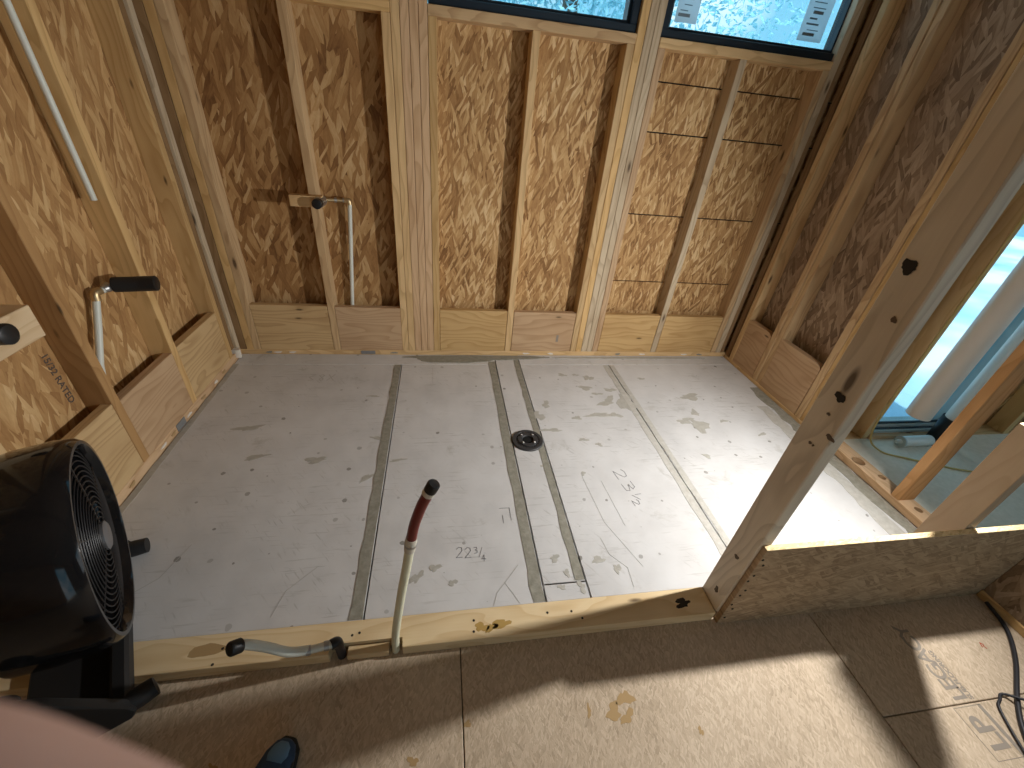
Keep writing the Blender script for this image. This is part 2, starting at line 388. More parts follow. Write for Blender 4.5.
def text(name, body, size, mat, parent, mw, bold=0.0, spacing=1.0):
    cu = bpy.data.curves.new(name, 'FONT'); cu.body = body; cu.size = size; cu.extrude = .0003; cu.offset = bold; cu.space_character = spacing
    to = bpy.data.objects.new(name + '_tmp', cu); COL.objects.link(to)
    dg = bpy.context.evaluated_depsgraph_get(); me = bpy.data.meshes.new_from_object(to.evaluated_get(dg))
    bpy.data.objects.remove(to); me.materials.clear(); me.materials.append(M[mat]); me.name = name
    o = bpy.data.objects.new(name, me); o.matrix_world = mw; COL.objects.link(o)
    if parent is not None:
        o.parent = parent; o.location = Vector(o.location) - parent.location - (parent.parent.location if parent.parent else Vector())
    return o
def frame_m(origin, ux, uy):
    ux = Vector(ux).normalized(); uy = Vector(uy).normalized(); uz = ux.cross(uy)
    m = Matrix((ux, uy, uz)).transposed().to_4x4(); m.translation = Vector(origin); return m

# ================================================================= STRUCTURE
YF, XL, XR, D, TOP = 2.36, -1.185, 2.02, .089, 2.44
SUB = -.04
T = .038
# ---- subfloor
floor = empty('floor', (0, 0, SUB), 'tan strand board subfloor in front of the curb, printed panels with open joints', kind='structure')
def panel(x0, x1, y0, y1): return box('subfloor_panel', x0, x1, y0, y1, SUB - .018, SUB, 'subfloor', floor, .0015)
panel(-1.40, .047, -2.3, 2.5); panel(.050, 1.268, -2.3, 2.5); panel(1.271, 2.12, .297, 2.5); panel(1.271, 2.12, -2.3, .294); panel(2.123, 4.6, -2.3, 1.44)
box('joist_deck', -1.40, 2.12, -2.3, 2.5, SUB - .06, SUB - .019, 'gap', floor, 0)
# print on the subfloor: boxed LP, then LEGACY
def floorprint():
    o = Vector((1.615, .165, SUB + .0003)); ux = Vector((.0, 1, 0)); uy = Vector((-1, 0, 0))
    text('printed_lettering', 'LP', .082, 'print', floor, frame_m(o + uy * .026 + ux * .018, ux, uy), .0022)
    for a in ((0, .124, 0, .012), (0, .124, .1, .1015), (0, .0015, 0, .1), (.1225, .124, 0, .1)):
        b = [o + ux * a[0] + uy * a[2], o + ux * a[1] + uy * a[3]]
        box('print_border', min(b[0].x, b[1].x), max(b[0].x, b[1].x), min(b[0].y, b[1].y), max(b[0].y, b[1].y), SUB, SUB + .0006, 'print', floor, 0)
    text('printed_lettering', 'LEGACY', .070, 'print', floor, frame_m(Vector((1.592, .302, SUB + .0003)), ux, uy), .0010, .80)
    text('printed_lettering', 'SUB-FLOORING', .021, 'print', floor, frame_m(Vector((1.612, .302, SUB + .0003)), ux, uy), .0006, .92)
floorprint()
for i, (x, y, rx, ry) in enumerate(((.515, .428, .022, .018), (.47, .40, .02, .02), (.505, .385, .012, .022), (.40, .41, .006, .014), (-.55, .40, .008, .022), (.06, .42, .006, .012), (.70, .33, .006, .01), (-.08, .36, .01, .012))):
    blob('floor_stain', x, y, rx, ry, 'stain_dark', floor, SUB, i, i + 3, .0005, 18, .5)
strokes('crayon_mark', [[(0, 0), (.5, .9), (1, .5), (.6, 0), (.9, -.4)]], (1.815, .43), (.012, 0), (0, .014), .003, 'redmark', floor, SUB)

# ---- shower floor: cement board sheets
sf = empty('shower_floor', (.42, 1.53, 0), 'grey white cement board sheets covering the shower floor, joints filled with mortar', kind='structure')
YB, YC = 2.235, .705
def sheet(x0, x1, y0, y1): return box('cement_board', x0, x1, y0, y1, SUB, 0, 'backer', sf, .001)
xA, xB, xC, xD = -.245, .336, .491, 1.091
sheet(XL + .004, xA - .0025, YC, YB - .002); sheet(xA + .0025, xB - .003, YC, YB - .002)
sheet(xB + .003, xC - .003, .767, 2.352); sheet(xB + .003, xC - .003, YC, .762)
sheet(xC + .003, xD - .003, YC, YB - .002); sheet(xD + .003, XR - .004, YC, YB - .002)
sheet(XL + .004, xB - .003, YB + .001, 2.356); sheet(xC + .003, XR - .004, YB + .001, 2.356)
def strip(name, x0, x1, y0, y1, mat, h=.0015, seed=0, wob=.004):
    rg = random.Random(seed); n = 26; L, Rr = [], []
    for k in range(n + 1):
        y = y0 + (y1 - y0) * k / n; L.append((x0 + rg.uniform(-wob, wob), y)); Rr.append((x1 + rg.uniform(-wob * .3, wob * .3), y))
    c = ((x0 + x1) / 2, (y0 + y1) / 2)
    return prism(name, [(a - c[0], b - c[1]) for a, b in Rr + L[::-1]], 0, h, mat, sf, 'z', (c[0], c[1], 0))
strip('joint_mortar', xA - .043, xA - .0035, YC + .002, YB - .005, 'mortar', .0018, 1)
strip('joint_mortar', xB - .046, xB - .004, YC + .002, 2.27, 'mortar', .0016, 2)
strip('joint_mortar', xC - .036, xC - .004, .77, 2.30, 'mortar', .0016, 3)
strip('joint_mortar', xD - .040, xD - .0045, YC + .002, YB - .01, 'mortar_light', .0012, 4)
strip('joint_mortar', xD + .0045, xD + .034, YC + .002, YB - .01, 'mortar_light', .0012, 5)
strip('joint_mortar', XR - .155, XR - .085, YC + .02, 1.75, 'mortar_light', .0012, 7, .012)
strip('joint_mortar', XR - .075, XR - .008, YC + .02, 1.95, 'mortar', .0014, 8, .012)
strip('joint_mortar', XL + .006, XL + .03, YC + .02, YB, 'splat', .0012, 9, .005)
for i, (cx, cy, rx, ry, m) in enumerate(((.16, 2.318, .36, .030, 'mortar_wet'), (.07, 2.285, .22, .034, 'mortar_wet'), (.42, 2.322, .28, .022, 'mortar_wet'), (1.30, 2.32, .55, .014, 'splat'))):
    blob('mortar_patch', cx, cy, rx, ry, m, sf, 0, 0, 40 + i, .0030 + .0006 * i, 40, .16)
SPL = ((1.481, 1.855, .065, .028, 0), (1.427, 1.70, .02, .03, .5), (1.330, 1.630, .05, .022, .1), (1.395, 1.585, .04, .06, .7), (.997, 1.938, .03, .02, 0), (.90, 2.072, .03, .025, .8),
       (.847, 1.962, .045, .018, -.4), (.902, 1.898, .03, .012, 0), (.936, 1.816, .05, .03, .6), (.825, 2.108, .02, .01, 0), (.74, 2.108, .025, .015, 0), (.94, 1.694, .035, .018, 0),
       (.855, 1.697, .07, .018, .1), (.715, 1.675, .02, .018, 0), (1.055, 1.815, .045, .10, .15), (.97, 1.86, .018, .02, 0), (.70, 1.50, .02, .012, 0), (.77, 1.46, .014, .012, 0), (.55, 1.58, .045, .014, -.1),
       (.50, 1.70, .04, .03, .6), (.57, 1.80, .02, .03, 0), (.46, 1.33, .012, .012, 0), (.63, 1.27, .01, .012, 0), (.40, .86, .016, .014, 0), (.43, .80, .012, .012, 0), (.40, .75, .011, .01, 0), (.47, .745, .012, .02, .2),
       (.56, .84, .025, .012, .4), (.62, .80, .012, .018, 0), (-.03, .86, .02, .012, .6), (-.09, .83, .028, .012, .9), (.03, .80, .014, .01, 0), (-.20, 1.40, .03, .008, .1), (-.32, 1.30, .03, .012, .9), (-.30, 1.55, .04, .01, -.3),
       (-.37, 1.90, .03, .006, 0), (-.90, 1.65, .05, .02, .2), (-.55, 1.42, .05, .016, .2), (-.80, 1.45, .05, .012, .4), (1.56, 1.62, .02, .012, 0), (1.72, 1.50, .025, .01, .5), (1.25, 2.06, .018, .012, 0), (1.30, 1.35, .018, .014, 0))
for i, (x, y, rx, ry, a) in enumerate(SPL): blob('mortar_splat', x, y, rx, ry, 'splat', sf, 0, a, i, .0008 + .00001 * i, 18, .55)
# pencilled notes and cracks
def curve_pts(f, n=10): return [f(i / n) for i in range(n + 1)]
TWO = [(0, .8), (.2, 1), (.5, .95), (.55, .7), (.3, .35), (0, 0), (.6, .05)]
THREE = [(0, .95), (.4, 1), (.5, .75), (.2, .55), (.55, .4), (.5, .1), (.05, 0)]
def sh(g, dx, dy=0, k=1): return [(dx + a * k, dy + b * k) for a, b in g]
strokes('pencil_note', [TWO, sh(TWO, .85), sh(THREE, 1.75, .45, .6), [(2.25, .1), (2.55, 1.05)], sh([(.3, 0), (.3, .7), (0, .25), (.5, .25)], 2.5, -.25, .8)], (.045, .893), (.036, -.004), (.002, .042), .0021, 'ink', sf, .0002)
strokes('pencil_note', [TWO, sh(THREE, .9), [(1.75, .6), (1.8, 1.1)], [(1.75, .3), (2.1, .75)], sh(TWO, 2.05, -.05, .55)], (.775, 1.275), (.012, -.085), (.052, .012), .0021, 'ink', sf, .0002)
strokes('pencil_note', [[(0, 1), (.5, 1), (0, .5), (.45, .1), (0, 0)], sh([(.3, .5), (0, .8), (.3, 1), (.5, .8), (.1, .2), (.3, 0), (.5, .2), (.3, .5)], .9), [(1.8, 1), (2.4, 0)], [(2.4, 1), (1.8, 0)]], (-.74, 2.06), (.055, 0), (0, .06), .004, 'faint', sf, .0002)
strokes('pencil_note', [[(0, 0), (1, 0), (1, -1)], [(.2, -.6), (.2, -1.2)]], (.225, 1.10), (.04, 0), (0, .06), .002, 'ink', sf, .0002)
strokes('board_crack', [[(.16, .71), (.175, .75), (.206, .783), (.235, .815), (.261, .845)], [(.206, .783), (.228, .745), (.246, .71)], [(.60, .93), (.61, .86), (.66, .80), (.655, .73)]], (0, 0), (1, 0), (0, 1), .002, 'faint', sf, .0002)
strokes('pencil_line', [[(-.98, .83), (-.90, .90), (-.86, 1.02)], [(-.52, .74), (-.50, .82), (-.42, .90)], [(.62, 1.25), (.64, 1.00), (.72, .80)], [(.70, 1.22), (.72, .98)], [(-.06, 2.2), (-.055, 2.02)]], (0, 0), (1, 0), (0, 1), .0012, 'faint', sf, .0002)

# ---- drain
dr = empty('shower_drain', (.412, 1.503, 0), 'round black shower drain flange with four bolts set in the cement board', 'drain')
bm = bmesh.new(); bm_lathe(bm, [(0, .077), (.006, .077), (.009, .074), (.009, .060), (.006, .058), (.006, .050), (.0115, .048), (.0115, .030), (.008, .027), (-.03, .026)], 40, Matrix.Rotation(-math.pi / 2, 4, 'Y'))
smooth_by_angle(mesh_obj('flange', bm, M['drain'], dr, (.412, 1.503, 0)), 30)
bm = bmesh.new(); bm_lathe(bm, [(0, .026), (.001, .0)], 24, Matrix.Rotation(-math.pi / 2, 4, 'Y')); mesh_obj('drain_hole', bm, M['hole'], dr, (.412, 1.503, .0035))
bm = bmesh.new()
for k in range(24):
    a = 2 * math.pi * k / 24; bmesh.ops.create_cube(bm, size=1, matrix=Matrix.Rotation(a, 4, 'Z') @ Matrix.Translation((.054, 0, .0075)) @ Matrix.Diagonal((.006, .003, .004, 1)))
mesh_obj('weep_slots', bm, M['gap'], dr, (.412, 1.503, 0))
for k in range(4):
    a = math.pi / 4 + k * math.pi / 2; bm = bmesh.new(); bm_lathe(bm, [(0, .0055), (.006, .0055), (.0075, .004), (.0075, 0)], 6, Matrix.Rotation(-math.pi / 2, 4, 'Y'))
    mesh_obj('bolt', bm, M['steel'], dr, (.412 + .039 * math.cos(a), 1.503 + .039 * math.sin(a), .0115))

# ---- back wall
wb_ = empty('wall_back', (.4, YF, 0), 'back wall of open pine studs over strand board sheathing with two high windows', kind='structure')
ZP = .028
box('bottom_plate', XL - D, XR + D, YF, YF + D, SUB, ZP, 'stud_x', wb_)
ZB = .315
YO = YF + D
SILL = 1.657
def bstud(x0, z0=ZP, z1=TOP, w=T, m='stud_z', name='stud', dy=0): return box(name, x0, x0 + w - .0008, YF + dy, YF + D, z0, z1, m, wb_)
for x in (-1.150, -1.111): bstud(x)
bstud(-1.190, m='shaded_z', dy=.001)
box('sheathing_panel', 1.985, XR + D, YO, YO + .012, SILL + T, TOP, 'osb_back', wb_, .001); box('sheathing_panel', .888, 1.012, YO, YO + .012, SILL + T, TOP, 'osb_back', wb_, .001)
bstud(-.656)
bstud(-.247, z1=1.650, name='cripple_stud')
for x in (-.208, -.169, -.130, -.091): bstud(x)
bstud(-.052, z1=SILL, name='cripple_stud', m='block_z')
bstud(.406, z1=SILL, name='cripple_stud')
bstud(.853, z1=SILL, name='cripple_stud', m='block_z')
for x in (.892, .931, .970): bstud(x)
bstud(1.009, z1=SILL, name='cripple_stud', m='block_z')
bstud(1.440, z1=SILL, name='cripple_stud')
for x in (1.906, 1.945): bstud(x, z1=SILL if x < 1.92 else TOP)
box('corner_trimmer', 1.984, XR, YF + .012, YF + D, ZP, TOP, 'shaded_z', wb_)
box('fire_block', -.618, -.209, YF, YF + D, 1.650, 1.688, 'stud_x', wb_)
box('sill_plate', -.053, .891, YF - .002, YF + D, SILL, SILL + T, 'stud_x', wb_)
box('sill_plate', 1.009, 1.944, YF - .002, YF + D, SILL, SILL + T, 'stud_x', wb_)
for i, (x0, x1) in enumerate(((-1.072, -.658), (-.617, -.210), (-.013, .404), (.446, .851), (1.048, 1.438), (1.480, 1.904))):
    b = box('blocking', x0, x1, YF + .002, YF + T, ZP, ZB - .003 * i, 'block_x', wb_)
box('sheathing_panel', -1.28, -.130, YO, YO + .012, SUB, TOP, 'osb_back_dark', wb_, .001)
box('sheathing_panel', -.127, .97, YO, YO + .012, SUB, SILL + T, 'osb_back', wb_, .001)
for z0, z1 in ((SUB, .300), (.300, .500), (.506, .905), (.911, 1.318), (1.324, 1.535), (1.541, SILL + T)):
    box('sheathing_strip', .973, XR + D, YO, YO + .012, z0, z1, 'osb_strip', wb_, .001)
box('house_wrap', -1.30, XR + .11, YO + .013, YO + .018, SUB, SILL + .03, 'gap', wb_, 0)
box('header', -.053, XR + D, YF, YF + D, 2.25, TOP, 'stud_x', wb_)
# grey shims and mortar dabs on the plate
for i, (x, w) in enumerate(((-.50, .085),)): box('shim', x, x + w, YF - .004, YF - .0005, .003, .026, 'plate_grey', wb_, .001)
for i, x in enumerate((-1.03, -.98, -.90, -.30, .55, .72, 1.2, 1.38, 1.7, 1.82)):
    blob('glue_dab', x, .012, .02, .006, 'foam' if i % 3 else 'mortar', wb_, 0, 0, i, .003, 14).matrix_basis = Matrix.Translation((x - .4, -.0005, .012)) @ Matrix.Rotation(math.pi / 2, 4, 'X')
box('stamped_mark', .742, .758, YF + .0012, YF + .002, .10, .15, 'print', wb_, 0)

# ---- windows in the back wall
def window(name, x0, x1, label, stickers):
    z0, z1 = SILL + T, 2.25
    w = empty(name, ((x0 + x1) / 2, YF + .045, z0), label, kind='structure')
    f = .034
    def bar(a, b, c, d, y0=YF + .018, y1=YO + .02, nm='window_frame', bev=.003): return box(nm, a, b, y0, y1, c, d, 'frame', w, bev)
    bar(x0, x1, z0, z0 + f); bar(x0, x1, z1 - f, z1); bar(x0, x0 + f, z0 + f, z1 - f); bar(x1 - f, x1, z0 + f, z1 - f)
    g = f + .013
    for a in ((x0 + f, x1 - f, z0 + f, z0 + g), (x0 + f, x1 - f, z1 - g, z1 - f), (x0 + f, x0 + g, z0 + g, z1 - g), (x1 - g, x1 - f, z0 + g, z1 - g)):
        bar(*a, YF + .04, YO + .01, 'glazing_bead', .001)
    box('pane', x0 + g - .004, x1 - g + .004, YF + .058, YF + .062, z0 + g - .004, z1 - g + .004, 'glass', w, 0)
    for sx, sz, sw, sh_ in stickers:
        st = box('sticker', sx, sx + sw, YF + .0545, YF + .0555, sz, sz + sh_, 'sticker', w, 0)
        rg = random.Random(int(sx * 100))
        for k in range(7):
            zz = sz + sh_ * (.12 + .12 * k); xx = sx + sw * rg.uniform(.08, .3)
            o = box('sticker_line', xx, xx + sw * rg.uniform(.25, .6), YF + .0535, YF + .0543, zz, zz + sh_ * rg.choice((.02, .04, .07)), 'sticker_ink', None, 0); subpart(o, st)
window('window_1', -.050, .890, 'left high window with dark frame and white sticker above the middle studs', ((.60, 1.80, .12, .17),))
window('window_2', 1.010, 1.984, 'right high window with dark frame and paper stickers on the glass', ((1.08, 1.765, .11, .17), (1.735, 1.765, .135, .17)))

# ---- left wall
wl_ = empty('wall_left', (XL, 1.3, 0), 'left wall of open pine studs with deep blocking over strand board', kind='structure')
box('bottom_plate', XL - D, XL, -2.3, YF, SUB, ZP + .012, 'stud_y', wl_)
def lstud(y0, m='stud_z', w=T, z1=TOP, dx=0): return box('stud', XL - D, XL - dx, y0, y0 + w, ZP + .012, z1, m, wl_)
ly = (1.796, 1.396, .99, .585, .18, -.225, -.63, -1.03, -1.44, -1.85)
lstud(2.222, 'block_z'); lstud(2.287, 'shaded_z', .033, dx=.012); lstud(2.321, 'stud_z', .037)
for y in ly: lstud(y, 'org_z' if 1.3 < y < 1.5 else 'stud_z')
prev = 2.222
for y in ly:
    box('blocking', XL - T, XL - .001, y + T + .001, prev - .001, ZP + .012, .330 + random.uniform(-.012, .012), 'block_y', wl_); prev = y
box('sheathing_panel', XL - D - .012, XL - D, 1.42, 2.36 + D, SUB, TOP, 'osb_left', wl_, .001)
box('sheathing_panel', XL - D - .012, XL - D, .20, 1.417, SUB, TOP, 'osb_left', wl_, .001)
box('sheathing_panel', XL - D - .012, XL - D, -2.3, .197, SUB, TOP, 'osb_left', wl_, .001)
box('house_wrap', XL - D - .018, XL - D - .013, -2.3, 2.45, SUB, TOP, 'gap', wl_, 0)
text('printed_lettering', '15/32 RATED', .034, 'print_dark', wl_, frame_m((XL - D + .0006, 1.352, .560), (0, 0, -1), (0, 1, 0)), .0004)
box('shim', XL - .0005, XL + .004, 1.63, 1.70, .004, .038, 'plate_grey', wl_, .001)
blob('foam_dab', XL, 2.30, .022, .02, 'foam', wl_, .012, 0, 3, .05, 14)
for i, y in enumerate((1.30, 1.52, 1.60, 1.74, 1.88, 2.02, 2.12)):
    blob('glue_dab', 0, 0, .018, .006, 'foam' if i % 2 else 'stain_dark', wl_, 0, 0, i, .003, 14).matrix_basis = Matrix.Translation((.0005, y - 1.3, .02)) @ Matrix.Rotation(math.pi / 2, 4, 'Z') @ Matrix.Rotation(math.pi / 2, 4, 'X')

# ---- right wall (shower side), then the open partition
wr_ = empty('wall_right', (XR, 1.9, 0), 'right wall of doubled studs with rounded blocking over dull strand board', kind='structure')
box('bottom_plate', XR, XR + D, 1.45, YF, SUB, ZP - .01, 'stud_y', wr_)
def rstud(y0, m='stud_z', w=T, z0=ZP - .01, dx=0, x1=XR + D): return box('stud', XR + dx, x1, y0, y0 + w - .0008, z0, TOP, m, wr_)
rstud(2.318, 'shaded_z', .040, dx=.006); rstud(2.262, 'stud_z', .040)
rstud(2.000); rstud(1.960, 'stud_z', dx=.004)
rstud(1.600, 'stud_z'); rstud(1.560, 'block_z', dx=.003); rstud(1.520, 'stud_z')
box('nailing_strip', XR + .025, XR + .05, 1.638, 1.655, .36, TOP, 'stud_z', wr_)
box('nailing_strip', XR + .02, XR + .045, 2.040, 2.058, .62, TOP, 'stud_z', wr_)
def rblock(y0, y1, z):
    n = 10; r = .05
    poly = [(y0, ZP - .01), (y1, ZP - .01), (y1, z)] + [(y0 + r - r * math.sin(k / n * math.pi / 2), z - r * .55 + r * .55 * math.cos(k / n * math.pi / 2)) for k in range(n + 1)]
    c = (y0 + y1) / 2
    return prism('blocking', [(a - c, b) for a, b in poly], .002, T, 'block_y', wr_, 'x', (XR, c, 0))
rblock(2.040, 2.260, .335); rblock(1.640, 1.958, .345)
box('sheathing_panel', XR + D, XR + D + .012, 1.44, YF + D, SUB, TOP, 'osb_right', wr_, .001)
box('house_wrap', XR + D + .013, XR + D + .018, 1.50, YF + D, SUB, TOP, 'gap', wr_, 0)

wp = empty('wall_partition', (XR, .9, 0), 'open stud partition to the next room with a drilled bottom plate', kind='structure')
def drilled_plate():
    bm = bmesh.new(); bm_box(bm, 0, D, .60, 1.45, 0, T, .002); a = mesh_obj('bottom_plate', bm, M['stud_y'])
    for i, (x, y, r) in enumerate(((.035, 1.235, .030), (.062, 1.125, .017), (.05, .93, .016))):
        bm = bmesh.new(); bmesh.ops.create_cone(bm, cap_ends=True, segments=24, radius1=r, radius2=r, depth=.2); q = mesh_obj('cutter', bm, M['gap'], None, (x, y, 0))
        md = a.modifiers.new('b', 'BOOLEAN'); md.object = q; md.operation = 'DIFFERENCE'; md.solver = 'EXACT'
        dg = bpy.context.evaluated_depsgraph_get(); me = bpy.data.meshes.new_from_object(a.evaluated_get(dg)); a.modifiers.clear(); a.data = me; bpy.data.objects.remove(q)
    a.parent = wp; a.location = (0, -.9, 0)
drilled_plate()
box('stud', XR, XR + D, .985, .985 + T, T, TOP, 'orange_z', wp)
box('stud', XR + .002, XR + D, .60, .60 + T, T, TOP, 'tan_z', wp)
ps = box('stud', XR, XR + D, .79, .79 + T, T, TOP, 'grey_z', wp)

we = empty('wall_exterior', (2.3, 1.45, 0), 'outside wall of the next room framed in yellow pine beside tall glass', kind='structure')
box('bottom_plate', XR + D, 4.6, 1.44, 1.53, SUB, 0.0, 'stud_x', we)
for x, m in ((2.112, 'stud_z'), (2.152, 'block_z'), (2.30, 'lit_z'), (2.888, 'lit_z'), (2.928, 'lit_z'), (3.3, 'stud_z'), (3.6, 'stud_z'), (3.9, 'stud_z'), (4.3, 'stud_z')): box('stud', x, x + T, 1.44, 1.53, 0, TOP, m, we)
box('sheathing_panel', XR + D, 2.345, 1.53, 1.542, SUB, TOP, 'osb_back', we, .001); box('sheathing_panel', 2.886, 4.6, 1.53, 1.542, SUB, TOP, 'osb_back', we, .001)
w3 = empty('window_3', (2.66, 1.5, 0), 'tall narrow glass door panel with pale track in the next room', kind='structure')
box('threshold', 2.34, 2.885, 1.43, 1.56, 0, .022, 'stud_x', w3, .002)
box('track', 2.34, 2.885, 1.455, 1.56, .022, .040, 'frame_alu', w3, .002); box('track_gasket', 2.34, 2.885, 1.465, 1.475, .040, .047, 'frame', w3, .001)
box('track', 2.34, 2.885, 1.48, 1.55, .040, .062, 'frame_alu', w3, .002); box('track_gasket', 2.345, 2.88, 1.488, 1.498, .062, .075, 'frame', w3, .001)
box('door_frame', 2.338, 2.352, 1.47, 1.55, .06, 2.3, 'frame_alu', w3, .001); box('door_frame', 2.830, 2.884, 1.47, 1.55, .06, 2.3, 'frame_alu', w3, .002); box('door_frame', 2.34, 2.885, 1.47, 1.55, 2.26, 2.32, 'frame_alu', w3, .002)
box('pane', 2.35, 2.832, 1.508, 1.514, .07, 2.27, 'glass', w3, 0)
st3 = box('sticker', 2.70, 2.79, 1.503, 1.505, .10, .20, 'sticker', w3, 0)
for k in range(4): subpart(box('sticker_line', 2.71 + .04 * (k % 2), 2.74 + .04 * (k % 2), 1.5005, 1.5025, .12 + .03 * (k // 2), .14 + .03 * (k // 2), 'sticker_ink'), st3)
box('floor_board', XR + D, 4.6, -2.3, 1.44, SUB, -.001, 'green_floor', empty('floor_next_room', (3.3, .5, SUB), 'pale green floor board of the next room behind the partition', kind='structure'), .001)

# ---- front: knee wall with tall post
wk = empty('wall_front', (1.45, .66, SUB), 'low strand board knee wall between shower and room with one tall post', kind='structure')
post = box('post', .902, .940, .615, .704, .002, TOP, 'grey_z', wk, .003); post['label'] = 'tall weathered post with dark knots'
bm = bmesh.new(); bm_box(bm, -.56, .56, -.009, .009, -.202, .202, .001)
kp = mesh_obj('knee_panel', bm, [M['osb_knee'], M['osb_lit_edge']], wk, (1.470, .606, .163))
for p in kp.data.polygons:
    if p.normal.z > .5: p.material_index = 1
box('bottom_plate', .94, XR, .616, .704, SUB, -.002, 'stud_x', wk)
tb = box('short_stud', 1.640, 1.678, .617, .705, 0, .725, 'tan_z', wk); tb['label'] = 'plain tan stud standing above the knee wall'
for i in range(9):
    z = .02 + i * .04 + (.012 if i % 2 else 0); bm = bmesh.new(); bmesh.ops.create_cone(bm, cap_ends=True, segments=8, radius1=.004, radius2=.004, depth=.002)
    mesh_obj('nail_head', bm, M['gap'], wk, (.924 + .008 * math.sin(i * 2.1), .5965, z - .02)).rotation_euler.x = math.pi / 2
# dark knots on the post
for i, (y, z, ry, rz) in enumerate(((.653, .862, .011, .013), (.678, 1.158, .013, .016), (.646, 1.059, .006, .006), (.620, .767, .006, .012), (.655, .722, .004, .004), (.645, .722, .003, .003), (.655, .812, .004, .004), (.656, .249, .008, .008), (.655, .071, .012, .008))):
    blob('knot', 0, 0, ry, rz, 'gap' if i < 2 else 'knot_brown', wk, 0, 0, i + 20, .0012, 18, .3).matrix_basis = Matrix.Translation((.9015 - 1.45, y - .66, z - SUB)) @ Matrix.Rotation(-math.pi / 2, 4, 'Y')

wq = empty('wall_right_front', (2.07, -.3, SUB), 'dark low strand board wall running toward the camera at far right', kind='structure')
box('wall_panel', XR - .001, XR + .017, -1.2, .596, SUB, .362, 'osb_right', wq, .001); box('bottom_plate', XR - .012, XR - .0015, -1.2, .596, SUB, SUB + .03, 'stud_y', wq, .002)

# ---- curb with its notch
cb = empty('curb', (-.14, .66, SUB), 'yellow pine curb board along the front edge of the shower floor', kind='structure')
CZ = .004
bm = bmesh.new()
N0, N1, ND = -.328, -.122, .030     # notch at the front edge
poly = [(XL + .002, .612), (N0, .612), (N0, .612 + ND), (N1, .612 + ND), (N1, .612), (.900, .612), (.900, .7035), (XL + .002, .7035)]
prism('curb_board', [(a + .14, b - .66) for a, b in poly], SUB, CZ, 'curb_x', cb, 'z', (-.14, .66, 0), .0015)
box('notch_lip', N0 + .048, N1 - .040, .612, .6405, SUB, -.014, 'curb_x', cb, .002)
for i, (x, y, rx, ry) in enumerate(((.115, .645, .020, .014), (.175, .648, .030, .013), (.145, .640, .02, .010))): blob('glue_stain', x, y, rx, ry, 'stain', cb, CZ - .0002, .3 * i, i + 9, .0006, 18, .4)
for i, (x, y) in enumerate(((.092, .667), (.090, .634), (.33, .668), (.44, .64), (-.25, .665), (-.27, .66), (-.62, .66), (-.63, .62), (.41, .665))):
    bm = bmesh.new(); bmesh.ops.create_cone(bm, cap_ends=True, segments=8, radius1=.004, radius2=.004, depth=.001); mesh_obj('nail_head', bm, M['gap'], cb, (x, y, CZ))
blob('knot', .80, .655, .030, .013, 'gap', cb, CZ - .0003, .1, 77, .0006, 20, .5); blob('knot', -.66, .66, .045, .018, 'stain_dark', cb, CZ - .0003, 0, 79, .0004, 20, .2)

# ---- rest of the shell: ceiling, rear wall, far side
box('ceiling', -1.4, 4.7, -2.4, 2.47, TOP, TOP + .02, 'ceiling', tag(empty('ceiling', (1.6, 0, TOP), 'board ceiling above the framing', kind='structure')), 0).name = 'ceiling_board'
wrr = empty('wall_rear', (1.6, -2.35, 0), 'unseen rear wall behind the camera, its wide opening sized for ambient light', kind='structure')
box('wall_panel', -1.3, .8, -2.36, -2.31, SUB, TOP, 'osb_back', wrr, 0); box('wall_panel', 2.2, 4.7, -2.36, -2.31, SUB, TOP, 'osb_back', wrr, 0); box('wall_panel', .8, 2.2, -2.36, -2.31, 2.1, TOP, 'osb_back', wrr, 0)  # opening sized to set how much ambient daylight comes in
wfr = empty('wall_far_right', (4.62, -.4, 0), 'far wall of the next room with an unseen opening added for daylight', kind='structure'); 
for a in ((-2.3, -.7, SUB, TOP), (1.3, 1.53, SUB, TOP), (-.7, 1.3, SUB, .3), (-.7, 1.3, 2.2, TOP)): box('wall_panel', 4.6, 4.65, *a, 'osb_right', wfr, 0)  # unseen window opening added to brighten the next room
patio = prism('patio', [(2.15, 1.57), (18, 1.57), (18, 24), (-14, 24), (-14, 2.7), (2.15, 2.7)], -.62, -.5, 'patio'); tag(patio, 'ground outside the glass with pale blue and white glare painted in', kind='structure')

# ================================================================= THINGS
# ---- work lamp clamped to the partition stud (just outside the frame); it lights the shower
lp = empty('clamp_work_lamp', (2.02, .809, .96), 'small clamp work lamp fixed to the grey partition stud', 'lamp')
box('clamp', 1.985, 2.019, .775, .843, .975, 1.065, 'black', lp, .004)
tube('arm', smooth_pts([(1.99, .809, 1.03), (1.94, .806, 1.06), (1.87, .803, 1.045), (1.842, .80, 1.022)]), .008, 'steel', lp)
LAX = Vector((-.92, .10, -.37)).normalized()
LM = Vector((1, 0, 0)).rotation_difference(LAX).to_matrix().to_4x4()
bm = bmesh.new(); bm_lathe(bm, [(-.05, 0), (-.05, .014), (-.012, .030), (-.006, .034), (-.006, .028), (-.010, 0)], 24, LM); smooth_by_angle(mesh_obj('lamp_head', bm, M['black'], lp, (1.80, .80, 1.0)), 40)
bm = bmesh.new(); bm_lathe(bm, [(-.007, 0), (-.007, .026), (-.004, .026), (-.004, 0)], 20, LM); mesh_obj('diffuser', bm, M['lamp_on'], lp, (1.80, .80, 1.0))
tube('power_cord', smooth_pts([(1.99, .82, .98), (1.99, .85, .7), (1.985, .76, .35), (1.985, .72, .012)]), .004, 'cord', lp, 8)
ld = bpy.data.lights.new('lamp_light', 'AREA'); ld.shape = 'DISK'; ld.size = .05; ld.energy = LAMP_POWER; ld.color = (1, .98, .94)
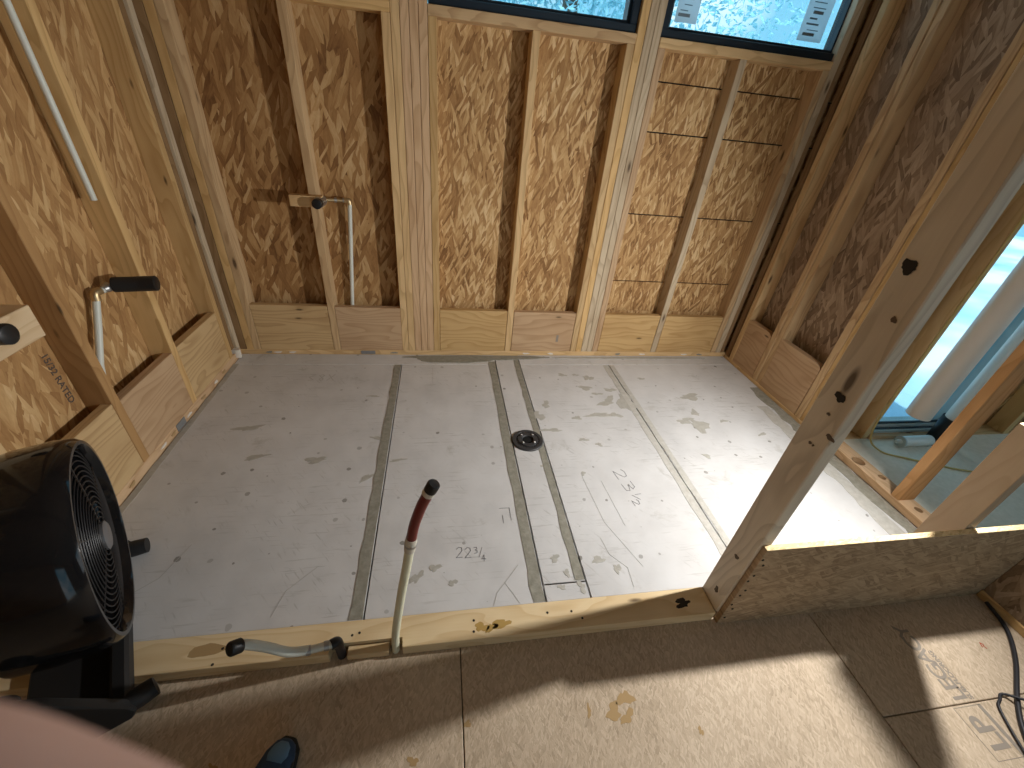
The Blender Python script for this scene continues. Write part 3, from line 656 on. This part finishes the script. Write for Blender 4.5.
lo = bpy.data.objects.new('lamp_light', ld); lo.location = (1.80, .80, 1.0); lo.rotation_euler = LAX.to_track_quat('-Z', 'Y').to_euler(); link(lo, lp)

# ---- black drum fan
fan = empty('drum_fan', (-.861, .792, 0), 'black drum floor fan with ringed front grille standing at the left wall', 'fan', rz=math.radians(29.3))
FT = Matrix.Translation((0, 0, .353)) @ Matrix.Rotation(math.radians(5.3), 4, 'Y') @ Matrix.Diagonal((1, 1.03, 1.03, 1))
def fpart(name, bm, mat, parent=fan, smooth=35):
    o = mesh_obj(name, bm, M[mat]); o.parent = parent; return smooth_by_angle(o, smooth)
bm = bmesh.new(); bm_lathe(bm, [(-.175, .222), (-.165, .236), (-.10, .250), (-.03, .255), (.0, .251), (.012, .243), (.012, .234), (.002, .229), (-.16, .214), (-.175, .222)], 56, FT); fpart('drum_shell', bm, 'black_gloss')
bm = bmesh.new(); bm_lathe(bm, [(-.17, 0), (-.17, .216)], 40, FT); fpart('motor_back_plate', bm, 'black_matte')
bm = bmesh.new(); bm_tube(bm, [(-.010, .232 * math.cos(a * math.pi / 24), .232 * math.sin(a * math.pi / 24)) for a in range(49)], .004, 6, False); bmesh.ops.transform(bm, matrix=FT, verts=bm.verts); grille = fpart('front_grille', bm, 'black')
for k in range(15):
    r = .034 + k * .0135; xx = .010 - .02 * (r / .23) ** 2; bm = bmesh.new()
    bm_tube(bm, [(xx, r * math.cos(a * math.pi / 20), r * math.sin(a * math.pi / 20)) for a in range(41)], .0016, 5, False); bmesh.ops.transform(bm, matrix=FT, verts=bm.verts)
    fpart('grille_ring', bm, 'fan_dark', grille, 60)
for k in range(6):
    a = k * math.pi / 3 + .3; bm = bmesh.new(); bm_tube(bm, [(.008, .03 * math.cos(a), .03 * math.sin(a)), (.002, .13 * math.cos(a), .13 * math.sin(a)), (-.008, .231 * math.cos(a), .231 * math.sin(a))], .003, 6)
    bmesh.ops.transform(bm, matrix=FT, verts=bm.verts); fpart('grille_spoke', bm, 'black_gloss', grille)
bm = bmesh.new(); bm_lathe(bm, [(.004, .036), (.014, .036), (.018, .030), (.018, 0)], 32, FT); fpart('badge', bm, 'silver', grille)
bm = bmesh.new(); bm_lathe(bm, [(-.12, .05), (-.05, .05), (-.035, .04), (-.03, 0)], 24, FT); hub = fpart('hub', bm, 'fan_dark')
for k in range(5):
    a = k * 2 * math.pi / 5; bm = bmesh.new(); vs = []
    for i in range(7):
        r = .045 + .155 * i / 6; w = .035 + .05 * math.sin(math.pi * (i + 1) / 8); sw = .25 * i / 6
        for sgn in (-1, 1):
            th = a + sw + sgn * w / r * .5
            for dz in (0, .003): vs.append(bm.verts.new((-.08 + sgn * .022 + dz, r * math.cos(th), r * math.sin(th))))
    for i in range(6):
        b = i * 4; q = vs
        for f in ((b, b + 2, b + 6, b + 4), (b + 1, b + 5, b + 7, b + 3), (b, b + 4, b + 5, b + 1), (b + 2, b + 3, b + 7, b + 6)): bm.faces.new([q[j] for j in f])
    bm.faces.new([vs[j] for j in (0, 1, 3, 2)]); bm.faces.new([vs[-4 + j] for j in (0, 2, 3, 1)])
    bmesh.ops.transform(bm, matrix=FT, verts=bm.verts); fpart('blade', bm, 'fan_dark', hub)
bm = bmesh.new()
for k in range(60):
    a = 2 * math.pi * k / 60; bmesh.ops.create_cube(bm, size=1, matrix=Matrix.Rotation(a, 4, 'X') @ Matrix.Translation((-.19, 0, .195)) @ Matrix.Diagonal((.034, .004, .05, 1)))
bmesh.ops.transform(bm, matrix=FT, verts=bm.verts); fpart('rear_vent_fins', bm, 'black_matte')
for sgn in (-1, 1):     # side panels of the stand, near and far
    y0, y1 = (.264, .290) if sgn > 0 else (-.290, -.264)
    o = prism('stand_side', [(-.27, .004), (-.05, .004), (-.035, .03), (-.05, .06), (-.13, .21), (-.165, .25), (-.225, .25), (-.29, .10)], y0, y1, 'black_matte', None, 'y', bev=.005); o.parent = fan
    o2 = tube('foot', [(-.08, sgn * .262, .026), (-.03, sgn * .256, .026), (.002, sgn * .250, .026)], [.024, .026, .024], 'black_matte', None, 18); o2.parent = fan
    k = tube('tilt_knob', [(-.19, sgn * .255, .235), (-.19, sgn * .300, .235), (-.19, sgn * .308, .235)], [.03, .03, .022], 'black', None, 18); k.parent = fan
o = box('stand_crossbar', -.085, -.045, -.264, .264, .004, .05, 'black_matte', None, .008); o.parent = fan
o = box('stand_base_plate', -.25, -.087, -.264, .264, .004, .022, 'black_matte', None, .005); o.parent = fan

# ---- cream riser pipe with red sleeve, standing in the curb notch
rp = empty('riser_pipe', (-.144, .627, SUB), 'upright cream water pipe with red capped end rising from the curb', 'pipe')
tube('pipe', smooth_pts([(-.144, .627, SUB), (-.138, .626, .06), (-.112, .623, .25), (-.088, .621, .40), (-.077, .620, .475)]), .0115, 'pex', rp, 16)
tube('coupling', [(-.0795, .620, .455), (-.0755, .620, .485), (-.073, .620, .50)], [.0135, .0145, .0135], 'tape_white', rp, 16)
tube('clamp_ring', [(-.0768, .620, .474), (-.0758, .620, .481)], .0152, 'steel', rp, 16)
tube('red_sleeve', smooth_pts([(-.0735, .620, .498), (-.064, .619, .55), (-.047, .617, .61), (-.031, .615, .652)]), .0122, 'red', rp, 16)
tube('collar', [(-.0325, .615, .650), (-.026, .6145, .664)], .0138, 'tape_white', rp, 16)
tube('end_cap', [(-.027, .6145, .662), (-.0195, .6135, .680), (-.018, .6135, .683)], [.0142, .0142, .012], 'black', rp, 18)
# ---- bent pipe with black cap beside it
bp = empty('bent_pipe', (-.298, .628, SUB), 'bent white water pipe with large black cap lying over the curb', 'pipe')
tube('drop_pipe', [(-.298, .628, SUB), (-.298, .626, .01), (-.297, .622, .045)], .0125, 'cord', bp, 16)
tube('elbow', smooth_pts([(-.297, .622, .035), (-.299, .620, .056), (-.312, .612, .060)]), .0145, 'black', bp, 16)
tube('connector', [(-.305, .614, .060), (-.345, .605, .066), (-.366, .600, .070)], .0105, 'pex_white', bp, 14)
for a in ((-.317, .612, .061), (-.360, .601, .069)): tube('clamp_ring', [a, (a[0] - .012, a[1] - .003, a[2] + .0015)], .0128, 'steel', bp, 14)
tube('pipe', smooth_pts([(-.366, .600, .070), (-.41, .592, .088), (-.455, .590, .130), (-.492, .584, .166), (-.508, .575, .180)]), .0125, 'pex_white', bp, 16)
tube('end_cap', [(-.502, .579, .175), (-.515, .565, .190), (-.517, .563, .192)], [.0175, .0175, .015], 'black', bp, 20)

# ---- shower valve on the back wall
v = empty('shower_valve', (-.60, YF, .87), 'shower valve with black cap and white drop pipe on the back wall', 'valve')
box('backing_block', -.738, -.585, 2.318, 2.359, .862, .915, 'stud_x', v, .002)
tube('body', [(-.60, 2.375, .888), (-.60, 2.318, .888), (-.60, 2.300, .888)], [.026, .026, .023], 'steel', v, 18)
tube('cap', [(-.60, 2.303, .888), (-.60, 2.270, .888), (-.60, 2.268, .888)], [.0235, .0235, .019], 'black', v, 20)
tube('arm_pipe', [(-.585, 2.385, .890), (-.53, 2.405, .888), (-.485, 2.412, .886)], .009, 'brass', v, 12)
for x in (-.545, -.505): tube('clamp_ring', [(x, 2.402 + (x + .545) * .2, .8885), (x + .012, 2.405 + (x + .545) * .2, .888)], .0125, 'steel', v, 12)
tube('elbow', smooth_pts([(-.497, 2.412, .888), (-.478, 2.412, .888), (-.474, 2.412, .868)]), .0135, 'brass', v, 14)
tube('drop_pipe', [(-.473, 2.412, .872), (-.500, 2.420, .60), (-.535, 2.428, .25), (-.545, 2.428, .05)], .0105, 'pex_white', v, 14)
# ---- shower valve on the left wall
v = empty('shower_valve', (XL, 1.70, .65), 'shower valve stub with steel elbow and white drop pipe between left studs', 'valve')
tube('body', [(-1.212, 1.684, .676), (-1.135, 1.700, .676)], .028, 'black_matte', v, 18)
tube('cap', [(-1.137, 1.7005, .676), (-1.084, 1.711, .676), (-1.081, 1.7115, .676)], [.0285, .0285, .023], 'black', v, 20)
tube('collar', [(-1.223, 1.676, .672), (-1.232, 1.655, .668)], [.019, .014], 'steel', v, 14)
tube('arm_pipe', [(-1.228, 1.664, .668), (-1.240, 1.635, .664)], .011, 'pex_white', v, 12)
tube('elbow', smooth_pts([(-1.238, 1.645, .667), (-1.241, 1.622, .664), (-1.241, 1.615, .640)]), .0145, 'brass', v, 14)
tube('drop_pipe', [(-1.241, 1.615, .645), (-1.241, 1.56, .545), (-1.240, 1.495, .439), (-1.240, 1.455, .33), (-1.240, 1.45, .05)], .0115, 'pex_white', v, 14)
# ---- second stub on its wood block, left edge
v = empty('pipe_stub', (XL, 1.14, .66), 'black capped pipe stub on a pale wood block at the left edge', 'valve')
box('backing_block', -1.235, -1.165, .96, 1.288, .668, .765, 'curb_y', v, .002)
tube('stub', [(-1.19, 1.130, .745), (-1.105, 1.130, .752), (-1.102, 1.130, .752)], [.028, .028, .024], 'black', v, 20)
# ---- pipe hanging down the left wall
tag(tube('hanging_pipe', [(-1.214, 1.770, .955), (-1.214, 1.765, 1.5), (-1.214, 1.765, 2.0), (-1.214, 1.765, TOP)], .0098, 'pex_white', None, 14), 'pale thin pipe hanging down the side of a left wall stud', 'pipe')

# ---- next room: drain pipes, tube on the floor, yellow cable
hp = empty('drain_pipe', (2.44, 1.37, .215), 'wide white drain pipe hanging in front of the tall glass', 'pipe')
bm = bmesh.new(); bm_lathe(bm, [(0, .047), (0, .053), (2.22, .053), (2.22, .047), (0, .047)], 28, Matrix.Rotation(-math.pi / 2, 4, 'Y')); smooth_by_angle(mesh_obj('pipe', bm, M['pvc'], hp, (2.44, 1.37, .215)), 40)
dp = empty('drain_pipe', (2.745, 1.385, 0), 'printed white drain pipe standing in a black fitting beside the studs', 'pipe')
tube('pipe', [(2.745, 1.385, .15), (2.745, 1.385, TOP)], .048, 'pvc', dp, 28)
tube('black_fitting', [(2.745, 1.385, -.001), (2.745, 1.385, .02), (2.745, 1.385, .17)], [.058, .056, .056], 'black', dp, 28)
for k in range(14):
    zz = .24 + k * .035; box('printed_mark', 2.710 - .0005 * (k % 2), 2.7125, 1.3495, 1.351, zz, zz + .018 + .008 * (k % 3), 'print', dp, 0)
wt_ = empty('white_tube', (2.5, 1.375, 0), 'white plastic tube lying on the pale floor beneath the glass', 'tube')
tube('tube_body', [(2.475, 1.375, .029), (2.665, 1.377, .029)], .029, 'white', wt_, 24)
tube('end_ring', [(2.468, 1.375, .029), (2.476, 1.375, .029)], .031, 'frame_alu', wt_, 24); tube('nozzle', [(2.44, 1.375, .029), (2.47, 1.375, .029)], [.009, .014], 'white', wt_, 14)
tag(tube('yellow_cable', smooth_pts([(2.295, 1.432, 1.6), (2.297, 1.430, .9), (2.300, 1.428, .30), (2.285, 1.40, .06), (2.31, 1.33, .006), (2.42, 1.27, .005), (2.60, 1.19, .005), (2.80, 1.13, .005)]), .0045, 'yellow_wire', None, 8), 'thin yellow cable running down the pine jamb and across the floor', 'cable')

# ---- cords on the floor at right
tag(tube('power_cord', smooth_pts([(2.00, .56, SUB + .012), (1.97, .47, SUB + .008), (1.88, .38, SUB + .008), (1.745, .283, SUB + .008), (1.66, .205, SUB + .008), (1.60, .10, SUB + .008), (1.62, -.10, SUB + .008)]), .0065, 'cord', None, 10), 'thick black power cord curving over the floor at right edge', 'cord')
tag(tube('thin_cord', smooth_pts([(1.80, .262, SUB + .030), (1.748, .275, SUB + .026), (1.715, .302, SUB + .006), (1.690, .290, SUB + .005), (1.664, .275, SUB + .005), (1.634, .222, SUB + .005), (1.60, .14, SUB + .005), (1.56, .0, SUB + .005)], 4), .0038, 'cord', None, 8), 'thin kinked dark cord beside the printed lettering', 'cord')

# ---- the photographer's shoe toe
sh_e = empty('shoe', (-.44, .30, SUB), 'dark blue shoe toe with light blue patch at the bottom edge', 'shoe')
def loft(name, secs, mat, parent, loc, rz=0, n=16, zmin=0):
    bm = bmesh.new(); rings = []
    for (t, cx, w, h) in secs:
        ring = []
        for k in range(n):
            a = 2 * math.pi * k / n; x = cx + w * math.copysign(abs(math.cos(a)) ** .75, math.cos(a)); z = zmin + (h - zmin) * (.5 + .5 * math.copysign(abs(math.sin(a)) ** .8, math.sin(a)))
            ring.append(bm.verts.new((x, t, z)))
        rings.append(ring)
    for a, b in zip(rings, rings[1:]):
        for k in range(n): bm.faces.new((a[k], a[(k + 1) % n], b[(k + 1) % n], b[k]))
    bm.faces.new(rings[0][::-1]); bm.faces.new(rings[-1])
    o = mesh_obj(name, bm, M[mat], parent, loc, True); o.rotation_euler.z = rz; return o
SL = (-.432, .295, SUB); SR = math.radians(-16)
loft('sole', [(-.15, 0, .030, .022), (-.13, 0, .036, .024), (-.05, 0, .034, .024), (.04, .004, .042, .024), (.10, .006, .044, .024), (.135, .006, .034, .026), (.152, .006, .016, .026)], 'shoe_black', sh_e, SL, SR)
loft('upper', [(-.148, 0, .024, .085), (-.12, 0, .033, .095), (-.06, 0, .034, .10), (-.02, .002, .037, .085), (.03, .004, .040, .068), (.08, .006, .041, .056), (.115, .006, .036, .050), (.138, .006, .024, .042), (.146, .006, .010, .034)], 'shoe_blue', sh_e, SL, SR, 20, .012)
loft('toe_patch', [(.095, .006, .024, .0548), (.112, .006, .026, .0525), (.128, .006, .020, .0485), (.137, .006, .010, .0445)], 'shoe_light', sh_e, SL, SR, 14, .035)
loft('side_panel', [(.02, .026, .022, .058), (.06, .029, .020, .050), (.10, .028, .018, .044), (.125, .024, .014, .038)], 'shoe_black', sh_e, SL, SR, 12, .012)
for i in range(4): loft('lace', [(-.012 - i * .022, 0, .020, .0885 - .0 * i + i * .004), (-.006 - i * .022, 0, .021, .088 + i * .004)], 'shoe_black', sh_e, SL, SR, 10, .06)

# ---- the photographer's hand, close to the lens and out of focus
def hand():
    pts = [(-.150, -.010, 1.262), (-.120, -.002, 1.272), (-.098, .006, 1.284)]         # wrist, palm, knuckle row
    E = [(0, 1), (1, 2)]; Rr = [.021, .024, .018]
    def chain(root, pp, rr):
        i0 = root
        for p, r in zip(pp, rr): pts.append(p); Rr.append(r); E.append((i0, len(pts) - 1)); i0 = len(pts) - 1
    chain(2, [(-.080, .016, 1.2925), (-.0505, .0215, 1.2870), (-.0318, .0160, 1.2735), (-.0155, .0075, 1.2655)], [.0098, .0090, .0082, .0066])     # index, seen at the frame corner
    chain(2, [(-.086, .004, 1.274), (-.060, .006, 1.258), (-.040, .000, 1.248), (-.028, -.006, 1.245)], [.0098, .009, .0084, .0066])
    chain(1, [(-.096, -.008, 1.262), (-.070, -.006, 1.243), (-.050, -.012, 1.234), (-.040, -.018, 1.232)], [.0098, .0088, .0080, .0064])
    chain(1, [(-.108, -.020, 1.252), (-.086, -.020, 1.234), (-.070, -.025, 1.227), (-.062, -.029, 1.226)], [.0088, .0078, .0072, .0058])
    chain(0, [(-.134, -.030, 1.280), (-.108, -.044, 1.300), (-.084, -.046, 1.312), (-.068, -.044, 1.318)], [.013, .0105, .0095, .0075])
    pts.append((-.185, -.04, 1.235)); Rr.append(.022); E.append((0, len(pts) - 1)); pts.append((-.26, -.12, 1.15)); Rr.append(.030); E.append((len(pts) - 2, len(pts) - 1))
    dv = Rcv.row[1] * .0050 - Rcv.row[0] * .001; pts = [tuple(Vector(p) + dv) for p in pts]
    me = bpy.data.meshes.new('hand'); me.from_pydata(pts, E, []); o = bpy.data.objects.new('person', me); COL.objects.link(o)
    o.modifiers.new('skin', 'SKIN'); sb = o.modifiers.new('sub', 'SUBSURF'); sb.levels = 2; sb.render_levels = 2
    for i, r in enumerate(Rr): me.skin_vertices[0].data[i].radius = (r, r)
    me.skin_vertices[0].data[1].use_root = True
    dg = bpy.context.evaluated_depsgraph_get(); m2 = bpy.data.meshes.new_from_object(o.evaluated_get(dg)); o.modifiers.clear(); o.data = m2
    m2.materials.clear(); m2.materials.append(M['skin'])
    for p in m2.polygons: p.use_smooth = True; p.material_index = 0
    tag(o, 'blurred bare finger of the photographer in the bottom left corner', 'person')
hand()

# ---- tree outside the high windows
tr = empty('tree', (2.2, 9.0, -.5), 'leafy tree seen through the high windows, pale blue haze painted into its leaves', 'tree')
rg = random.Random(4); bm = bmesh.new()
for i in range(15000):
    a, b_, rr = rg.uniform(0, 6.28), rg.uniform(-1, 1), rg.random() ** .5
    p = Vector((math.cos(a) * 5.2 * rr * math.sqrt(1 - b_ * b_) , math.sin(a) * 2.2 * rr * math.sqrt(1 - b_ * b_), 3.9 + b_ * rr * 3.0)); sz = rg.uniform(.04, .09)
    u = Vector((rg.gauss(0, 1), rg.gauss(0, 1), rg.gauss(0, 1))).normalized(); w_ = u.orthogonal().normalized()
    bm.faces.new([bm.verts.new(q) for q in (p - u * sz, p + w_ * sz * .5, p + u * sz, p - w_ * sz * .5)])
cr_ = mesh_obj('crown', bm, M['leaf'], tr, (2.2, 9.0, -.5)); cr_['kind'] = 'stuff'
tube('trunk', [(2.2, 9, -.5), (2.25, 9, 1.0), (2.15, 9.05, 2.6), (2.2, 9, 4.2)], [.24, .19, .16, .08], 'bark', tr, 12)
